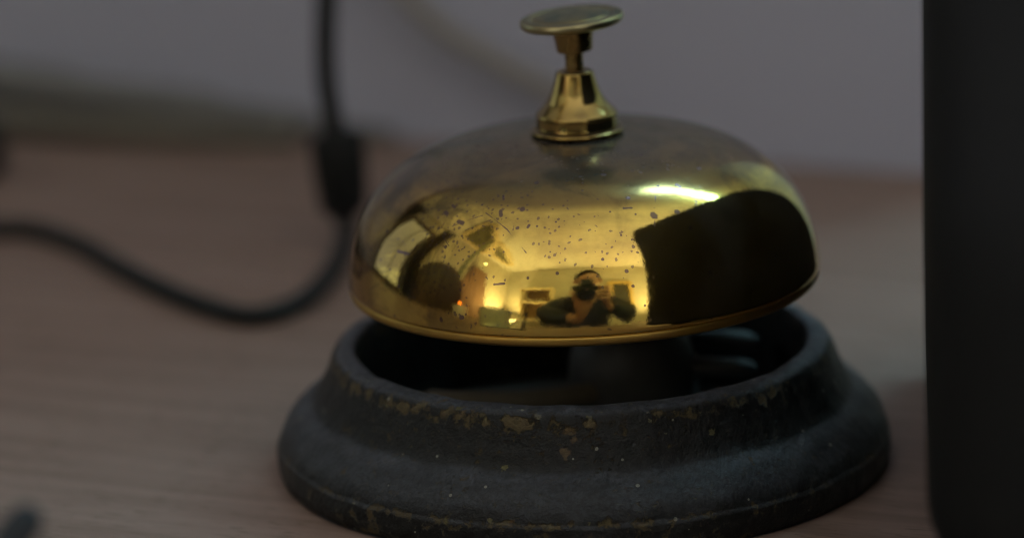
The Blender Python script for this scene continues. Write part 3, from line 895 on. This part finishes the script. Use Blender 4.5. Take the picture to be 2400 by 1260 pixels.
link('lens_glass', ring([(0, 121), (10, 120.6), (22, 118.5), (31.8, 114.5), (31.8, 113), (0, 113)]), kgl.m, cm)

M_SKIN = plain('skin', (0.66, 0.36, 0.25), 0.5, scale=60, var=0.08)
M_HAIR = plain('dark_hair', (0.022, 0.016, 0.012), 0.6)
M_COAT = plain('dark_sweater', (0.022, 0.022, 0.020), 0.85, scale=120, var=0.25)
M_TROUS = plain('dark_trousers', (0.018, 0.02, 0.028), 0.85)
person = empty('person', (0.0, -0.92, Z0))
tag(person, 'person in a dark sweater holding a camera to the face, mirrored in the dome', 'person')
PO = Vector((0.0, -0.92, Z0))

HC = CB - FW * 0.115 + UP * 0.118       # head centre
HC = Vector((HC.x + 0.012, HC.y, HC.z))
nd = []; ed = []
def add(p, r, par=None):
    p = Vector(p) - PO
    nd.append((p.x, p.y, p.z, r)); i = len(nd) - 1
    if par is not None: ed.append((par, i))
    return i
pel = add((0.0, -0.98, -0.23), (0.155, 0.115))
sp1 = add((0.0, -0.97, -0.06), (0.150, 0.105), pel)
sp2 = add((0.0, -0.925, 0.13), (0.165, 0.105), sp1)
nk0 = add((0.004, -0.875, 0.215), (0.075, 0.065), sp2)
nk1 = add((HC.x, HC.y - 0.035, HC.z - 0.105), 0.052, nk0)
jaw = add((HC.x, HC.y + 0.005, HC.z - 0.055), (0.066, 0.072), nk1)
hd = add((HC.x, HC.y, HC.z + 0.010), (0.078, 0.094), jaw)
crn = add((HC.x, HC.y - 0.008, HC.z + 0.075), (0.058, 0.070), hd)
lg = []
for s in (-1, 1):
    hp = add((s * 0.10, -0.95, -0.255), 0.085, pel)
    kne = add((s * 0.14, -0.55, -0.255), 0.060, hp)
    ank = add((s * 0.13, -0.60, -0.665), 0.042, kne)
    toe = add((s * 0.14, -0.46, -0.700), 0.034, ank)
arm = {}
for s, el, wr in ((1, Vector((0.29, -0.74, 0.045)), L(0.106, -0.030, -0.095)), (-1, Vector((-0.25, -0.70, 0.050)), L(-0.022, 0.045, -0.150))):
    sh = add((s * 0.175, -0.900, 0.165), 0.062, sp2)
    e = add(el, 0.044, sh)
    wv = add(wr, 0.027, e)
    arm[s] = (sh, e, wv)
# right hand wraps the grip with four fingers stacked on its front
pm = add(L(0.100, -0.010, -0.016), (0.034, 0.024), arm[1][2])
for k, (u, ln) in enumerate(((0.030, 0.95), (0.006, 1.05), (-0.018, 1.0), (-0.041, 0.85))):
    a0 = add(L(0.101, 0.020, u), 0.0122, pm)
    a1 = add(L(0.096, 0.050, u + 0.001), 0.0118, a0)
    a2 = add(L(0.094 - 0.026 * ln, 0.0585, u - 0.001), 0.0110, a1)
    a3 = add(L(0.094 - 0.044 * ln, 0.054, u - 0.003), 0.0098, a2)
t0 = add(L(0.085, -0.032, 0.018), 0.0115, pm); t1 = add(L(0.066, -0.044, 0.028), 0.0105, t0)
# left hand cups the lens from below
pl = add(L(-0.010, 0.062, -0.074), (0.054, 0.034), arm[-1][2])
for k, (f, ln) in enumerate(((0.042, 0.9), (0.062, 1.05), (0.082, 1.0), (0.101, 0.82))):
    a0 = add(L(0.026, f, -0.064), 0.0118, pl)
    a1 = add(L(0.043, f + 0.001, -0.036), 0.0100, a0)
    a2 = add(L(0.047, f + 0.001, -0.036 + 0.026 * ln), 0.0092, a1)
    a3 = add(L(0.042, f, -0.036 + 0.042 * ln), 0.0082, a2)
t0 = add(L(-0.040, 0.070, -0.046), 0.0145, pl); t1 = add(L(-0.051, 0.080, -0.018), 0.0125, t0); t2 = add(L(-0.048, 0.086, 0.010), 0.0105, t1)
body = skin_mesh('body', nd, ed, M_SKIN, person, root=pel)
# face: nose and ears as small children of the body are too small to see behind the camera; hair cap
bm = bmesh.new(); bmesh.ops.create_uvsphere(bm, u_segments=32, v_segments=20, radius=1.0)
for q in list(bm.verts):
    c = q.co
    if c.z < -0.25 + 1.05 * max(0.0, c.y + 0.35) - 0.25 * max(0.0, -c.x):
        bm.verts.remove(q)
for q in bm.verts:
    n3 = 1 + 0.04 * noise.noise(q.co * 5)
    q.co = Vector((q.co.x * 0.088 * n3, q.co.y * 0.104 * n3 - 0.012, q.co.z * 0.102 * n3 + 0.028))
geom = bmesh.ops.solidify(bm, geom=list(bm.faces), thickness=0.008)
hair = link('hair', bm, M_HAIR, person, loc=HC - PO)
for s in (-1, 1):
    bm = bmesh.new(); bmesh.ops.create_uvsphere(bm, u_segments=16, v_segments=10, radius=1.0)
    for q in bm.verts: q.co = Vector((q.co.x * 0.010, q.co.y * 0.019, q.co.z * 0.031))
    link('ear', bm, M_SKIN, person, loc=HC - PO + Vector((s * 0.083, -0.005, -0.005)))
bm = bmesh.new(); tube(bm, [(0, 0, 0.02), (0, 0.012, 0.0), (0, 0.020, -0.018), (0, 0.010, -0.024)], [0.007, 0.010, 0.014, 0.008], 14)
link('nose', bm, M_SKIN, person, loc=HC - PO + Vector((0, 0.088, -0.005)))
# sweater
nd = []; ed = []
q0 = add((0.0, -0.98, -0.20), (0.175, 0.135)); q1 = add((0.0, -0.97, -0.06), (0.170, 0.125), q0); q2 = add((0.0, -0.925, 0.13), (0.185, 0.120), q1); q3 = add((0.004, -0.882, 0.205), (0.090, 0.080), q2)
for s, el, wr in ((1, Vector((0.29, -0.74, 0.045)), L(0.106, -0.030, -0.095)), (-1, Vector((-0.25, -0.70, 0.050)), L(-0.022, 0.045, -0.150))):
    sh = add((s * 0.185, -0.900, 0.160), 0.092, q2); e = add(el, 0.075, sh); w2 = add(el.lerp(wr, 0.80 if s < 0 else 0.9), 0.048, e)
skin_mesh('sweater', nd, ed, M_COAT, person, root=q0)
nd = []; ed = []
q0 = add((0.0, -0.98, -0.25), (0.165, 0.125))
for s in (-1, 1):
    hp = add((s * 0.10, -0.94, -0.262), 0.100, q0); kne = add((s * 0.14, -0.54, -0.262), 0.076, hp); ank = add((s * 0.13, -0.60, -0.64), 0.060, kne)
skin_mesh('trousers', nd, ed, M_TROUS, person, root=q0)
# stool
stool = empty('stool', (0, -0.96, Z0))
tag(stool, 'dark round stool the photographer sits on behind the desk', 'stool')
link('seat', lathe([(0, 350), (175, 350), (185, 358), (185, 372), (175, 380), (0, 382)], 40), M_CHAIR, stool)
for k in range(4):
    a = R(45 + 90 * k)
    bm = bmesh.new(); tube(bm, [(0.19 * math.cos(a), 0.19 * math.sin(a), 0.0), (0.13 * math.cos(a), 0.13 * math.sin(a), 0.3495)], 0.015, 12)
    link('leg', bm, M_CHAIR, stool)
